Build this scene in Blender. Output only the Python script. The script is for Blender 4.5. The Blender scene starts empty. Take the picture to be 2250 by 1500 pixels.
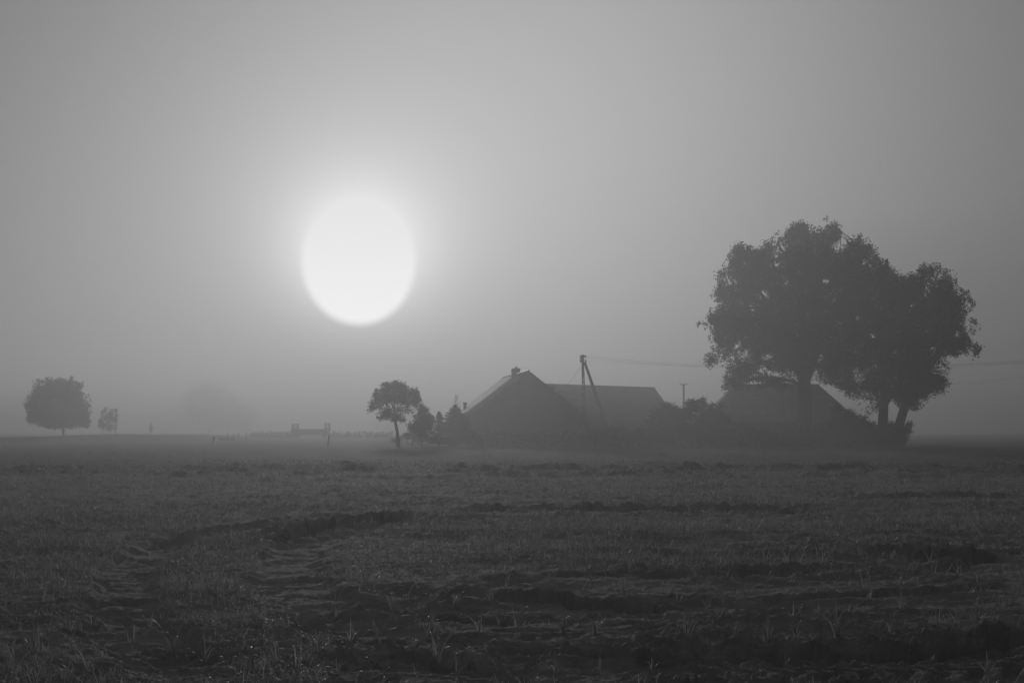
import bpy, math, random
import numpy as np
R = math.radians
random.seed(7)
rng = np.random.default_rng(7)
sc = bpy.context.scene
COL = sc.collection

# ------------------------------------------------------------------ camera
F = 3125.0            # focal length in photo pixels (50 mm on 36 mm, 2250 px)
HOR = 945.0           # horizon row of the photo
CAMH = 1.6
cam = bpy.data.objects.new("camera", bpy.data.cameras.new("camera"))
COL.objects.link(cam)
cam.location = (0, 0, CAMH)
cam.rotation_euler = (R(90), 0, 0)
cam.data.sensor_width = 36
cam.data.lens = 50
cam.data.shift_y = (HOR - 750) / 2250
cam.data.clip_start = 0.1
cam.data.clip_end = 6000
sc.camera = cam

# ------------------------------------------------------------------ sky and sun
SUN_AZ = math.atan((788 - 1125) / F)         # from +Y, negative = left
SUN_EL = math.atan((HOR - 576) / F * math.cos(SUN_AZ))
sdir = (math.sin(SUN_AZ) * math.cos(SUN_EL), math.cos(SUN_AZ) * math.cos(SUN_EL), math.sin(SUN_EL))
world = bpy.data.worlds.new("World")
sc.world = world
world.use_nodes = True
nt = world.node_tree
for n in list(nt.nodes):
    nt.nodes.remove(n)
def N(t, **k):
    n = nt.nodes.new(t)
    for a, v in k.items():
        setattr(n, a, v)
    return n
def L(a, b):
    nt.links.new(a, b)
def M(op, a, b=None, c=None, clamp=False):
    n = N('ShaderNodeMath', operation=op, use_clamp=clamp)
    for i, v in enumerate((a, b, c)):
        if v is None: continue
        if isinstance(v, (int, float)): n.inputs[i].default_value = v
        else: L(v, n.inputs[i])
    return n.outputs[0]
out = N('ShaderNodeOutputWorld')
bg = N('ShaderNodeBackground')
sky = N('ShaderNodeTexSky', sky_type='NISHITA', sun_disc=False)
sky.sun_elevation = SUN_EL
sky.sun_rotation = SUN_AZ
sky.air_density = 1.0
sky.dust_density = 6.0
sky.ozone_density = 1.0
bw = N('ShaderNodeRGBToBW')
L(sky.outputs[0], bw.inputs[0])
tc = N('ShaderNodeTexCoord')
dot = N('ShaderNodeVectorMath', operation='DOT_PRODUCT')
L(tc.outputs['Generated'], dot.inputs[0])
dot.inputs[1].default_value = sdir
# angle from the sun in degrees
ang = M('MULTIPLY', M('ARCCOSINE', M('MINIMUM', dot.outputs['Value'], 1.0)), 57.29578)
SKY_K = 0.08                                  # strength of the whole sky
base_sky = M('ADD', M('MULTIPLY', bw.outputs[0], 0.075), 0.85)
# thin bright cloud high to the right of the sun
cl_az, cl_el = math.atan((1300 - 1125) / F), math.atan((HOR - 250) / F)
dot2 = N('ShaderNodeVectorMath', operation='DOT_PRODUCT')
L(tc.outputs['Generated'], dot2.inputs[0])
dot2.inputs[1].default_value = (math.sin(cl_az) * math.cos(cl_el), math.cos(cl_az) * math.cos(cl_el), math.sin(cl_el))
ang2 = M('MULTIPLY', M('ARCCOSINE', M('MINIMUM', dot2.outputs['Value'], 1.0)), 57.29578)
wide = M('MULTIPLY', M('EXPONENT', M('MULTIPLY', M('POWER', M('MULTIPLY', ang2, 1 / 14.0), 2.0), -1.0)), 2.7)
narrow = M('MULTIPLY', M('EXPONENT', M('MULTIPLY', ang, -1 / 1.75)), 34.0)
# sun behind the cloud: a slightly tall blown-out disc, brighter than the fog in front of it takes away
sep = N('ShaderNodeSeparateXYZ'); L(tc.outputs['Generated'], sep.inputs[0])
sel = M('MAXIMUM', sep.outputs['Z'], 0.02)
dz = M('MULTIPLY', M('SUBTRACT', sep.outputs['Z'], sdir[2]), 57.29578)
angd = M('SQRT', M('MAXIMUM', M('SUBTRACT', M('MULTIPLY', ang, ang), M('MULTIPLY', M('MULTIPLY', dz, dz), 0.17)), 0.0))
disc = M('MULTIPLY', M('EXPONENT', M('DIVIDE', 0.126, sel)), 0.545 / SKY_K)
sm = N('ShaderNodeMapRange', interpolation_type='SMOOTHSTEP')
L(angd, sm.inputs['Value'])
sm.inputs['From Min'].default_value = 2.02
sm.inputs['From Max'].default_value = 2.45
sm.inputs['To Min'].default_value = 1.0
sm.inputs['To Max'].default_value = 0.0
front = M('MULTIPLY', M('EXPONENT', M('MULTIPLY', M('POWER', M('MULTIPLY', ang2, 1 / 32.0), 2.0), -1.0)), 0.9)
glow = M('ADD', M('ADD', M('ADD', base_sky, wide), front), M('MINIMUM', narrow, 12.0))
tot = M('ADD', M('MULTIPLY', glow, M('SUBTRACT', 1.0, sm.outputs[0])), M('MULTIPLY', disc, sm.outputs[0]))
L(tot, bg.inputs['Color'])
bg.inputs['Strength'].default_value = SKY_K
L(bg.outputs[0], out.inputs['Surface'])
world.cycles.sampling_method = 'MANUAL'
world.cycles.sample_map_resolution = 1024

sl = bpy.data.lights.new("sun", 'SUN')
sl.energy = 1.5
sl.angle = R(3.0)
sl.color = (1, 1, 1)
sun = bpy.data.objects.new("sun", sl)
COL.objects.link(sun)
from mathutils import Vector, Matrix
sun.rotation_euler = Vector(sdir).to_track_quat('Z', 'Y').to_euler()
sun.location = (-60, 300, 60)

sc.view_settings.view_transform = 'Standard'
sc.view_settings.look = 'None'
sc.view_settings.exposure = 0.0
sc.view_settings.gamma = 1.0
sc.cycles.volume_bounces = 1
sc.cycles.max_bounces = 6
sc.cycles.transparent_max_bounces = 8
HAZE_DENSITY = 0.0044
HAZE_ANISO = 0.65

# ------------------------------------------------------------------ helpers
def at(px, py, D):
    return np.array(((px - 1125) / F * D, D, CAMH + (HOR - py) / F * D))
def gxy(px, py, z=0.0):
    D = (CAMH - z) * F / (py - HOR)
    return ((px - 1125) / F * D, D)

def hash2(ix, iy, seed):
    h = (ix.astype(np.int64) * 374761393 + iy.astype(np.int64) * 668265263 + seed * 1442695041) & 0xFFFFFFFF
    h = ((h ^ (h >> 13)) * 1274126177) & 0xFFFFFFFF
    return ((h ^ (h >> 16)) & 0xFFFFFF) / float(0xFFFFFF)
def vnoise(x, y, seed):
    x0 = np.floor(x); y0 = np.floor(y)
    fx = x - x0; fy = y - y0
    fx = fx * fx * fx * (fx * (fx * 6 - 15) + 10); fy = fy * fy * fy * (fy * (fy * 6 - 15) + 10)
    a = hash2(x0, y0, seed); b = hash2(x0 + 1, y0, seed)
    c = hash2(x0, y0 + 1, seed); d = hash2(x0 + 1, y0 + 1, seed)
    return (a * (1 - fx) + b * fx) * (1 - fy) + (c * (1 - fx) + d * fx) * fy * 1.0
def fbm(x, y, seed, octv=4, gain=0.5, lac=2.1):
    s = 0; a = 1; t = 0
    for i in range(octv):
        ca, sa = math.cos(0.6 * i), math.sin(0.6 * i)
        s = s + a * (vnoise(x * ca - y * sa + 17.3 * i, x * sa + y * ca - 9.1 * i, seed + i) - 0.5)
        t += a; a *= gain; x = x * lac; y = y * lac
    return s / t * 2
def sstep(a, b, x):
    t = np.clip((x - a) / (b - a), 0, 1)
    return t * t * (3 - 2 * t)

def mesh(name, V, Q, mat, parent=None, smooth=False, T=None):
    V = np.asarray(V, dtype=np.float32).reshape(-1, 3)
    me = bpy.data.meshes.new(name)
    Q = np.asarray(Q, dtype=np.int32).reshape(-1, 4) if Q is not None and len(Q) else np.zeros((0, 4), np.int32)
    T = np.asarray(T, dtype=np.int32).reshape(-1, 3) if T is not None and len(T) else np.zeros((0, 3), np.int32)
    loops = np.concatenate([Q.ravel(), T.ravel()])
    starts = np.concatenate([np.arange(len(Q)) * 4, len(Q) * 4 + np.arange(len(T)) * 3]).astype(np.int32)
    me.vertices.add(len(V)); me.vertices.foreach_set('co', V.ravel())
    me.loops.add(len(loops)); me.loops.foreach_set('vertex_index', loops)
    me.polygons.add(len(starts)); me.polygons.foreach_set('loop_start', starts)
    me.update(calc_edges=True)
    me.validate()
    if smooth:
        me.polygons.foreach_set('use_smooth', np.ones(len(me.polygons), dtype=bool))
    me.materials.append(mat)
    o = bpy.data.objects.new(name, me)
    COL.objects.link(o)
    if parent is not None:
        o.parent = parent
        o.matrix_parent_inverse = Matrix.Identity(4)
    return o

def empty(name, loc, label, cat, group=None):
    o = bpy.data.objects.new(name, None)
    o.empty_display_size = 0.3
    COL.objects.link(o)
    o.location = tuple(float(v) for v in loc)
    o['label'] = label; o['category'] = cat
    if group: o['group'] = group
    return o
def tag(o, label, cat, group=None):
    o['label'] = label; o['category'] = cat
    if group: o['group'] = group
    return o

class MB:
    """collects geometry in local coordinates relative to an origin"""
    def __init__(s, org=(0, 0, 0)):
        s.V = []; s.Q = []; s.T = []; s.n = 0; s.o = np.array(org, float)
    def add(s, V, Q=None, T=None):
        V = np.asarray(V, float).reshape(-1, 3) - s.o
        s.V.append(V)
        if Q is not None and len(Q): s.Q.append(np.asarray(Q).reshape(-1, 4) + s.n)
        if T is not None and len(T): s.T.append(np.asarray(T).reshape(-1, 3) + s.n)
        s.n += len(V)
    def tube(s, pts, rad, sides=7, cap=True):
        pts = np.asarray(pts, float); n = len(pts)
        rad = np.broadcast_to(np.asarray(rad, float), (n,))
        tg = np.gradient(pts, axis=0); tg /= np.linalg.norm(tg, axis=1)[:, None] + 1e-9
        ref = np.array((0.3, 0.1, 1.0)) if abs(tg[0, 2]) < 0.8 else np.array((1.0, 0.2, 0.1))
        a = np.cross(tg, ref); a /= np.linalg.norm(a, axis=1)[:, None]
        b = np.cross(tg, a)
        th = np.arange(sides) / sides * 2 * np.pi
        ring = pts[:, None] + rad[:, None, None] * (a[:, None] * np.cos(th)[None, :, None] + b[:, None] * np.sin(th)[None, :, None])
        i = np.arange(n - 1)[:, None] * sides; j = np.arange(sides)[None]; k = (j + 1) % sides
        Q = np.stack([i + j, i + k, i + sides + k, i + sides + j], -1).reshape(-1, 4)
        T = []
        if cap:
            T = [(0, x, x + 1) for x in range(1, sides - 1)] + [((n - 1) * sides, (n - 1) * sides + x + 1, (n - 1) * sides + x) for x in range(1, sides - 1)]
        s.add(ring.reshape(-1, 3), Q, T)
    def box(s, c, size, M3=None):
        c = np.asarray(c, float); h = np.asarray(size, float) / 2
        P = np.array([(x, y, z) for x in (-1, 1) for y in (-1, 1) for z in (-1, 1)], float) * h
        if M3 is not None: P = P @ np.asarray(M3).T
        s.add(P + c, [(0, 1, 3, 2), (4, 6, 7, 5), (0, 4, 5, 1), (2, 3, 7, 6), (0, 2, 6, 4), (1, 5, 7, 3)])
    def build(s, name, mat, parent=None, smooth=False):
        V = np.concatenate(s.V)
        Q = np.concatenate(s.Q) if s.Q else None
        T = np.concatenate(s.T) if s.T else None
        return mesh(name, V, Q, mat, parent, smooth, T)

# ------------------------------------------------------------------ materials (the photograph is black and white)
def mat(name, col, rough=0.8, var=0.0, scale=5.0, bump=0.0, transl=0.0, spec=0.3, bscale=None, island=0.0):
    m = bpy.data.materials.new(name); m.use_nodes = True
    t = m.node_tree; b = t.nodes['Principled BSDF']
    b.inputs['Base Color'].default_value = (col, col, col, 1)
    b.inputs['Roughness'].default_value = rough
    b.inputs['Specular IOR Level'].default_value = spec
    geo = t.nodes.new('ShaderNodeTexCoord')
    src = None
    if var:
        no = t.nodes.new('ShaderNodeTexNoise'); no.inputs['Scale'].default_value = scale
        no.inputs['Detail'].default_value = 6; no.inputs['Roughness'].default_value = 0.65
        t.links.new(geo.outputs['Object'], no.inputs['Vector'])
        cr = t.nodes.new('ShaderNodeMapRange')
        cr.inputs['From Min'].default_value = 0.3; cr.inputs['From Max'].default_value = 0.7
        cr.inputs['To Min'].default_value = col * (1 - var); cr.inputs['To Max'].default_value = col * (1 + var)
        t.links.new(no.outputs['Fac'], cr.inputs['Value'])
        src = cr.outputs[0]
    if island:
        g = t.nodes.new('ShaderNodeNewGeometry')
        mr = t.nodes.new('ShaderNodeMapRange')
        mr.inputs['To Min'].default_value = col * (1 - island); mr.inputs['To Max'].default_value = col * (1 + island)
        t.links.new(g.outputs['Random Per Island'], mr.inputs['Value'])
        src = mr.outputs[0]
    if src is not None: t.links.new(src, b.inputs['Base Color'])
    if bump:
        n2 = t.nodes.new('ShaderNodeTexNoise'); n2.inputs['Scale'].default_value = bscale or scale * 3
        n2.inputs['Detail'].default_value = 8; n2.inputs['Roughness'].default_value = 0.7
        t.links.new(geo.outputs['Object'], n2.inputs['Vector'])
        bp = t.nodes.new('ShaderNodeBump'); bp.inputs['Strength'].default_value = 1.0
        bp.inputs['Distance'].default_value = bump
        t.links.new(n2.outputs['Fac'], bp.inputs['Height']); t.links.new(bp.outputs[0], b.inputs['Normal'])
    if transl:
        tr = t.nodes.new('ShaderNodeBsdfTranslucent'); tr.inputs['Color'].default_value = (col * 1.1,) * 3 + (1,)
        if src is not None: t.links.new(src, tr.inputs['Color'])
        mx = t.nodes.new('ShaderNodeMixShader'); mx.inputs[0].default_value = transl
        t.links.new(b.outputs[0], mx.inputs[1]); t.links.new(tr.outputs[0], mx.inputs[2])
        t.links.new(mx.outputs[0], t.nodes['Material Output'].inputs['Surface'])
    return m
M_SOIL = mat('sandy_soil', 0.30, 0.9, 0.3, 1.6, 0.03, bscale=38, spec=0.12)
# the sown strip nearest the camera is pale sand, the ploughed land beyond it dark humus
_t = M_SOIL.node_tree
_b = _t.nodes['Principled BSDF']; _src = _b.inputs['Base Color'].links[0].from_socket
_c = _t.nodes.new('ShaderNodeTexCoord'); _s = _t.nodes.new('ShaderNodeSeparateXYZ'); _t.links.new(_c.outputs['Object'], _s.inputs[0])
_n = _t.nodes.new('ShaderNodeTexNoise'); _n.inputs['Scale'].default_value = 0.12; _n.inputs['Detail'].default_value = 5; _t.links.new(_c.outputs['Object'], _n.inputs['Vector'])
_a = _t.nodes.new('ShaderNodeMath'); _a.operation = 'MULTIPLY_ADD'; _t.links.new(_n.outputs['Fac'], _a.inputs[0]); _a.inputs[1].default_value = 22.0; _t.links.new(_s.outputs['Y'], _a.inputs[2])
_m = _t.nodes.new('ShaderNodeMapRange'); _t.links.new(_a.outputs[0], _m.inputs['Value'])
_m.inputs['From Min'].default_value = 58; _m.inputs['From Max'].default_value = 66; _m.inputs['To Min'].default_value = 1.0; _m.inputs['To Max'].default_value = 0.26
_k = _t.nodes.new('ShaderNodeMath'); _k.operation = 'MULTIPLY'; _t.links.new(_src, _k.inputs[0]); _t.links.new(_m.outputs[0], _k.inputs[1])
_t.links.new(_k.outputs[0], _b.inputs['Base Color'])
M_GRASS = mat('wet_grass', 0.36, 0.45, transl=0.5, spec=0.4, island=0.55)
M_LEAF = mat('dark_leaves', 0.045, 0.75, transl=0.2, spec=0.1, island=0.25)
M_NEEDLE = mat('needles', 0.045, 0.6, transl=0.15, island=0.4)
M_BARK = mat('bark', 0.07, 0.9, 0.3, 3, 0.02)
M_ROOF = mat('roof_tiles', 0.15, 0.75, 0.2, 1.2, 0.02, bscale=6)
M_RIDGE = mat('ridge_metal', 0.35, 0.6, 0.1, 2)
M_WALL = mat('plaster', 0.2, 0.9, 0.2, 0.7, 0.01)
M_PLANK = mat('weathered_planks', 0.1, 0.85, 0.3, 2, 0.01)
M_BRICK = mat('chimney_brick', 0.12, 0.9, 0.3, 4, 0.01)
M_CONC = mat('concrete', 0.08, 0.85, 0.2, 3, 0.01)
M_WIRE = mat('wire', 0.05, 0.6)
M_PORC = mat('porcelain', 0.25, 0.3)
M_RUBBER = mat('rubber', 0.04, 0.8)

# ------------------------------------------------------------------ ground
def poly_dist(X, Y, pts):
    """distance to a polyline and the signed side"""
    best = np.full(X.shape, 1e9); s = np.zeros(X.shape); al = np.zeros(X.shape)
    acc = 0
    for (ax, ay), (bx, by) in zip(pts[:-1], pts[1:]):
        dx, dy = bx - ax, by - ay; l2 = dx * dx + dy * dy; ln = math.sqrt(l2)
        t = np.clip(((X - ax) * dx + (Y - ay) * dy) / l2, 0, 1)
        ex = X - ax - t * dx; ey = Y - ay - t * dy
        d = np.hypot(ex, ey)
        m = d < best
        best = np.where(m, d, best)
        s = np.where(m, np.sign(dx * ey - dy * ex), s)
        al = np.where(m, acc + t * ln, al)
        acc += ln
    return best, s, al, acc
def smooth_poly(px_pts, n=4):
    P = np.array([gxy(*p) for p in px_pts]); out = []
    P = np.vstack([2 * P[0] - P[1], P, 2 * P[-1] - P[-2]])
    for i in range(1, len(P) - 2):
        for k in range(n):
            t = k / n
            out.append(0.5 * ((2 * P[i]) + (-P[i - 1] + P[i + 1]) * t + (2 * P[i - 1] - 5 * P[i] + 4 * P[i + 1] - P[i + 2]) * t * t + (-P[i - 1] + 3 * P[i] - 3 * P[i + 1] + P[i + 2]) * t ** 3))
    out.append(P[-2])
    return [tuple(p) for p in out]
# ridges thrown up by the wheels: (photo pixels of the crest, height, width across)
RIDGES = [
    ([(1130, 1425), (1400, 1436), (1700, 1434), (2000, 1418), (2300, 1392)], 0.22, 0.28),
    ([(700, 1300), (950, 1312), (1200, 1322), (1450, 1333), (1600, 1350)], 0.13, 0.28),
    ([(700, 1330), (900, 1352), (1100, 1362), (1350, 1352), (1550, 1372)], 0.09, 0.22),
    ([(760, 1385), (950, 1405), (1150, 1400), (1330, 1388)], 0.08, 0.2),
    ([(560, 1440), (800, 1470), (1100, 1462), (1300, 1478)], 0.09, 0.2),
    ([(1000, 1300), (1300, 1272), (1600, 1262), (1900, 1250), (2250, 1236)], 0.08, 0.3),
    ([(1350, 1330), (1650, 1318), (1950, 1305), (2250, 1290)], 0.06, 0.25),
    ([(1600, 1225), (1850, 1212), (2050, 1222), (2250, 1240)], 0.22, 0.5),
    ([(600, 1198), (640, 1168), (720, 1153), (850, 1140), (930, 1128)], 0.22, 0.5),
    ([(980, 1128), (1180, 1116), (1400, 1120), (1650, 1120), (1760, 1132)], 0.22, 0.8),
    ([(300, 1215), (380, 1178), (480, 1160), (640, 1140), (760, 1128)], 0.05, 0.4),
    ([(1830, 1098), (2000, 1092), (2250, 1090)], 0.22, 0.9),
    ([(-60, 1345), (150, 1352), (350, 1358), (520, 1350)], 0.07, 0.25),
    ([(-60, 1420), (200, 1405), (420, 1420)], 0.07, 0.2),
    ([(1850, 1395), (2050, 1372), (2280, 1366)], 0.05, 0.16),
    ([(1300, 1400), (1500, 1398), (1620, 1405)], 0.05, 0.14),
]
RUTS = [   # sunk, bare wheel tracks (the near one carries tyre lugs)
    ([(900, 1470), (1400, 1476), (1800, 1480), (2300, 1474)], 0.045, 0.42),
    ([(900, 1420), (720, 1360), (640, 1290), (640, 1230), (700, 1190), (900, 1152), (1250, 1136), (1650, 1140)], 0.08, 0.42),
    ([(400, 1500), (300, 1400), (275, 1300), (320, 1220), (470, 1172), (700, 1142), (950, 1122)], 0.07, 0.36),
    ([(1100, 1225), (1450, 1222), (1800, 1232), (2250, 1262)], 0.05, 0.35),
    ([(1050, 1345), (1400, 1345), (1800, 1335), (2250, 1320)], 0.05, 0.4),
]
RIDGES = [(smooth_poly(p), a, w) for p, a, w in RIDGES]
RUTS = [(smooth_poly(p), a, w) for p, a, w in RUTS]
BLOBS = [(-73, 236, 27, 20, 0.72), (-47, 214, 9, 14, 0.1)]

def height(X, Y, fine=True):
    Z = 0.05 * fbm(X * 0.35, Y * 0.5, 3, 3)
    r = np.hypot(X, Y)
    Z = Z + sstep(60, 400, r) * 0.35 * fbm(X * 0.02, Y * 0.03, 5, 2)
    # bank on the left, far away
    m = sstep(190, 225, Y) * (1 - sstep(238, 300, Y)) * (1 - sstep(-54, -44, X))
    Z = Z + m * (0.42 + 0.42 * sstep(-84, -66, X) + 0.22 * fbm(X * 0.12, Y * 0.03, 8, 4))
    near = (Y > 5) & (Y < 60) & (np.abs(X) < 34)
    if near.any():
        x = X[near]; y = Y[near]; z = np.zeros_like(x)
        wx = x + 0.22 * fbm(x * 1.1, y * 1.1, 41, 4); wy = y + 0.22 * fbm(x * 1.1, y * 1.3, 47, 4)
        # broken edges: the ground steps down sharply towards the camera and climbs back slowly
        for pts, a, w in RIDGES:
            ymn = min(p[1] for p in pts) - 5 * w - .3; ymx = max(p[1] for p in pts) + 5 * w + .3
            k = (y > ymn) & (y < ymx)
            if not k.any(): continue
            d, s, al, tot = poly_dist(wx[k], wy[k], pts)
            sd = d * s + (0.06 + 0.16 * w) * fbm(x[k] * 3.5, y[k] * 3.5, 93, 4, 0.62)
            endf = sstep(0, 0.8, al) * (1 - sstep(tot - 0.8, tot, al))
            amp = 1.15 * a * np.clip(0.95 + 1.1 * fbm(al * 1.3, al * 0.1, 91, 4), 0.05, 1.6) * endf
            cut = np.where(sd < 0, np.exp(-(sd / (w * 1.1)) ** 2), 0.0)
            edge = sstep(-0.045, 0.0, sd)
            z[k] += 0.10 * a / 0.15 * fbm(x[k] * 4, y[k] * 6, 95, 4, 0.65) * np.exp(-(sd / (w * 1.3)) ** 2) * endf
            z[k] += amp * (-0.85 * cut * (1 - edge) + 0.22 * np.exp(-(np.clip(sd, 0, 9) / (w * 0.8)) ** 2) * edge)
        for pts, a, w in RUTS:
            d, s, al, tot = poly_dist(wx, wy, pts)
            endf = sstep(0, 0.8, al) * (1 - sstep(tot - 0.8, tot, al))
            z -= a * (1 - sstep(w * 0.7, w * 1.25, d)) * endf
        # tyre lugs pressed into the near rut
        d, s, al, tot = poly_dist(x, y, RUTS[0][0])
        lug = np.sin((al + 0.35 * np.abs(d * 2.0) + 0.15 * d * s) * 2 * np.pi / 0.24 + 1.2 * fbm(x, y, 77, 2))
        mk = (1 - sstep(0.30, 0.46, d)) * sstep(1.2, 2.4, al)
        z += 0.065 * sstep(-0.3, 0.5, lug) * mk
        # crusted sand: slabs with ragged steep edges, then clods and crumbs
        rough = sstep(-0.12, 0.30, fbm(x * 0.5, y * 0.7, 52, 3))
        c = fbm(wx * 2.0, wy * 3.2, 21, 5, 0.66)
        z += 0.026 * sstep(-0.02, 0.02, c - 0.14) * (1 - mk) * (0.3 + rough) + 0.022 * sstep(-0.01, 0.01, c + 0.2) * (1 - mk)
        z += 0.018 * c
        c2 = fbm(x * 8, y * 10, 33, 4, 0.65)
        z += 0.012 * (0.15 + rough) * sstep(0.12, 0.2, c2)
        cc = vnoise(x * 15 + 3 * wx, y * 19, 35)
        z += 0.026 * sstep(0.72, 0.9, cc) * rough * (1 - 0.6 * mk)
        z += 0.013 * fbm(x * 22, y * 26, 37, 3, 0.7)
        fade = sstep(5, 8, y) * (1 - sstep(50, 60, y)) * (1 - sstep(28, 34, np.abs(x)))
        Z[near] += z * fade
    far = (Y >= 30) & (Y < 170)
    if far.any():
        x = X[far]; y = Y[far]
        c = fbm(x * 0.55, y * 0.42 + 0.5 * fbm(x * 0.1, y * 0.1, 4, 2), 61, 5, 0.6)
        band = 0.5 + 0.9 * fbm(x * 0.012, y * 0.16, 66, 2)
        Z[far] += 0.5 * np.clip(c - 0.05, 0, 1) * np.clip(band, 0.15, 1.2) * sstep(30, 55, y) * (1 - sstep(130, 170, y))
    return Z

def yrows():
    ys = list(-np.geomspace(1400, 6, 26)) + list(np.linspace(-5, 6.5, 24))
    y = 6.7
    # equal steps in 1/y: keeps the grain of the mesh fine near and coarse far
    while y < 1450:
        ys.append(y); y += max(0.012, y * y * 0.00024) if y < 80 else y * 0.03
    ys.append(1450.0)
    return np.array(ys)
ys = yrows()
u = np.concatenate([-np.geomspace(90, 0.52, 40), np.linspace(-0.5, 0.5, 1050), np.geomspace(0.52, 90, 40)])
U, YY = np.meshgrid(u, ys)
XX = np.clip(U * (np.abs(YY) + 4.0) * np.where(np.abs(U) > 0.5, 1, 1), -1450, 1450)
# clip would fold columns together: spread them instead
XX = 1450 * np.tanh(U * (np.abs(YY) + 4.0) / 1450)
ZZ = height(XX.ravel(), YY.ravel()).reshape(XX.shape)
nr, nc = XX.shape
i = np.arange(nr - 1)[:, None] * nc + np.arange(nc - 1)[None]
Qg = np.stack([i, i + 1, i + nc + 1, i + nc], -1).reshape(-1, 4)
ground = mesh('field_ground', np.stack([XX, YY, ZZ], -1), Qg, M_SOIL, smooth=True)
ground.name = 'ground'
ground['kind'] = 'structure'
def gz(x, y):
    return float(height(np.array([float(x)]), np.array([float(y)]))[0])

# ------------------------------------------------------------------ grass
def blades(base, n_seg, length, width, azim, droop, lean):
    """curved leaf strips; every argument an array over blades"""
    n = len(base); t = np.linspace(0, 1, n_seg + 1)[None]
    L_ = length[:, None]
    h = L_ * (t * np.cos(lean)[:, None] - droop[:, None] * t ** 3 * 0.75)
    rr = L_ * (t * np.sin(lean)[:, None] + droop[:, None] * t ** 2 * 0.55)
    ca, sa = np.cos(azim)[:, None], np.sin(azim)[:, None]
    C = np.stack([base[:, 0:1] + rr * ca, base[:, 1:2] + rr * sa, base[:, 2:3] + h], -1)
    w = width[:, None] * (1 - t ** 2.2 * 0.93) * 0.5
    tw = azim + np.pi / 2 + rng.uniform(-0.7, 0.7, n)
    W = np.stack([np.cos(tw), np.sin(tw), rng.uniform(-0.3, 0.3, n)], -1)[:, None] * w[..., None]
    V = np.stack([C - W, C + W], 2).reshape(-1, 3)
    k = (np.arange(n)[:, None] * (n_seg + 1) + np.arange(n_seg)[None]) * 2
    Q = np.stack([k, k + 1, k + 3, k + 2], -1).reshape(-1, 4)
    return V, Q
def track_mask(x, y):
    m = np.ones_like(x)
    for pts, a, w in RUTS:
        d, s, al, tot = poly_dist(x, y, pts)
        m *= sstep(w * 0.6, w * 1.3, d)
    for pts, a, w in RIDGES:
        d, s, al, tot = poly_dist(x, y, pts)
        m *= 0.25 + 0.75 * sstep(w * 0.3, w * 1.3, d)
    return m
def density(x, y):
    """0..1 cover of cereal grass on the ground plane"""
    px = 1125 + x / y * F; py = HOR + CAMH * F / y
    n = fbm(x * 0.45, y * 0.4, 101, 4, 0.6)
    mid = sstep(1085, 1130, py) * (1 - sstep(1255, 1315, py + 40 * n * 1.5 + 0.030 * (px - 900)))
    left = (1 - sstep(650, 900, px + 200 * n)) * sstep(1090, 1150, py) * (0.72 + 0.9 * n)
    sparse = 0.10 + 0.22 * np.clip(n, 0, 1)
    farr = (1 - sstep(1060, 1110, py)) * 0.42
    d = np.maximum.reduce([mid * (0.8 + 1.7 * n), left, sparse * np.ones_like(x), farr])
    return np.clip(d, 0, 1) * track_mask(x, y)
def make_tufts():
    Vs = []; Qs = []; off = 0
    for (y0, y1, per_m2, nb, seg, wmul) in ((6.8, 14, 95, 7, 6, 0.9), (14, 26, 62, 6, 4, 1.1), (26, 45, 30, 6, 3, 1.5), (45, 75, 12, 5, 2, 2.2)):
        half = 0.46
        area = half * (y1 * y1 - y0 * y0)
        n = int(area * per_m2)
        y = np.sqrt(rng.uniform(y0 * y0, y1 * y1, n)); x = rng.uniform(-half, half, n) * y
        keep = rng.random(n) < density(x, y)
        x, y = x[keep], y[keep]; n = len(x)
        z = height(x, y) - 0.01
        size = rng.uniform(0.5, 1.0, n) ** 0.8 * (0.88 + 0.75 * fbm(x * 0.45, y * 0.3, 131, 3))
        cnt = rng.integers(max(2, nb - 3), nb + 2, n)
        idx = np.repeat(np.arange(n), cnt); m = len(idx)
        base = np.stack([x[idx] + rng.normal(0, 0.018, m), y[idx] + rng.normal(0, 0.018, m), z[idx]], -1)
        ln = size[idx] * rng.uniform(0.13, 0.31, m)
        wd = rng.uniform(0.0035, 0.0075, m) * wmul
        az = rng.uniform(0, 2 * np.pi, m); dr = rng.uniform(0.3, 1.5, m); le = rng.uniform(0.03, 0.45, m)
        V, Q = blades(base, seg, ln, wd, az, dr, le)
        Vs.append(V); Qs.append(Q + off); off += len(V)
    return np.concatenate(Vs), np.concatenate(Qs)

# single leafy seedlings standing clear in the bare foreground sand
seed_meshes = []
for k in range(9):
    nb = random.choice((5, 6, 7, 8, 9))
    base = rng.normal(0, 0.012, (nb, 3)) * np.array((1, 1, 0)) - np.array((0, 0, 0.01))
    V, Q = blades(base, 8, rng.uniform(0.20, 0.36, nb), rng.uniform(0.006, 0.011, nb), rng.uniform(0, 6.28, nb), rng.uniform(0.3, 1.25, nb), rng.uniform(0.03, 0.42, nb))
    V2, Q2 = blades(np.array([(0, 0, -0.01)] * 3) + rng.normal(0, 0.006, (3, 3)) * np.array((1, 1, 0)), 5, rng.uniform(0.14, 0.24, 3), rng.uniform(0.008, 0.012, 3), rng.uniform(0, 6.28, 3), rng.uniform(0.0, 0.25, 3), rng.uniform(0.0, 0.15, 3))
    o = mesh('seedling', np.concatenate([V, V2]), np.concatenate([Q, Q2 + len(V)]), M_GRASS)
    seed_meshes.append(o)
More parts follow.
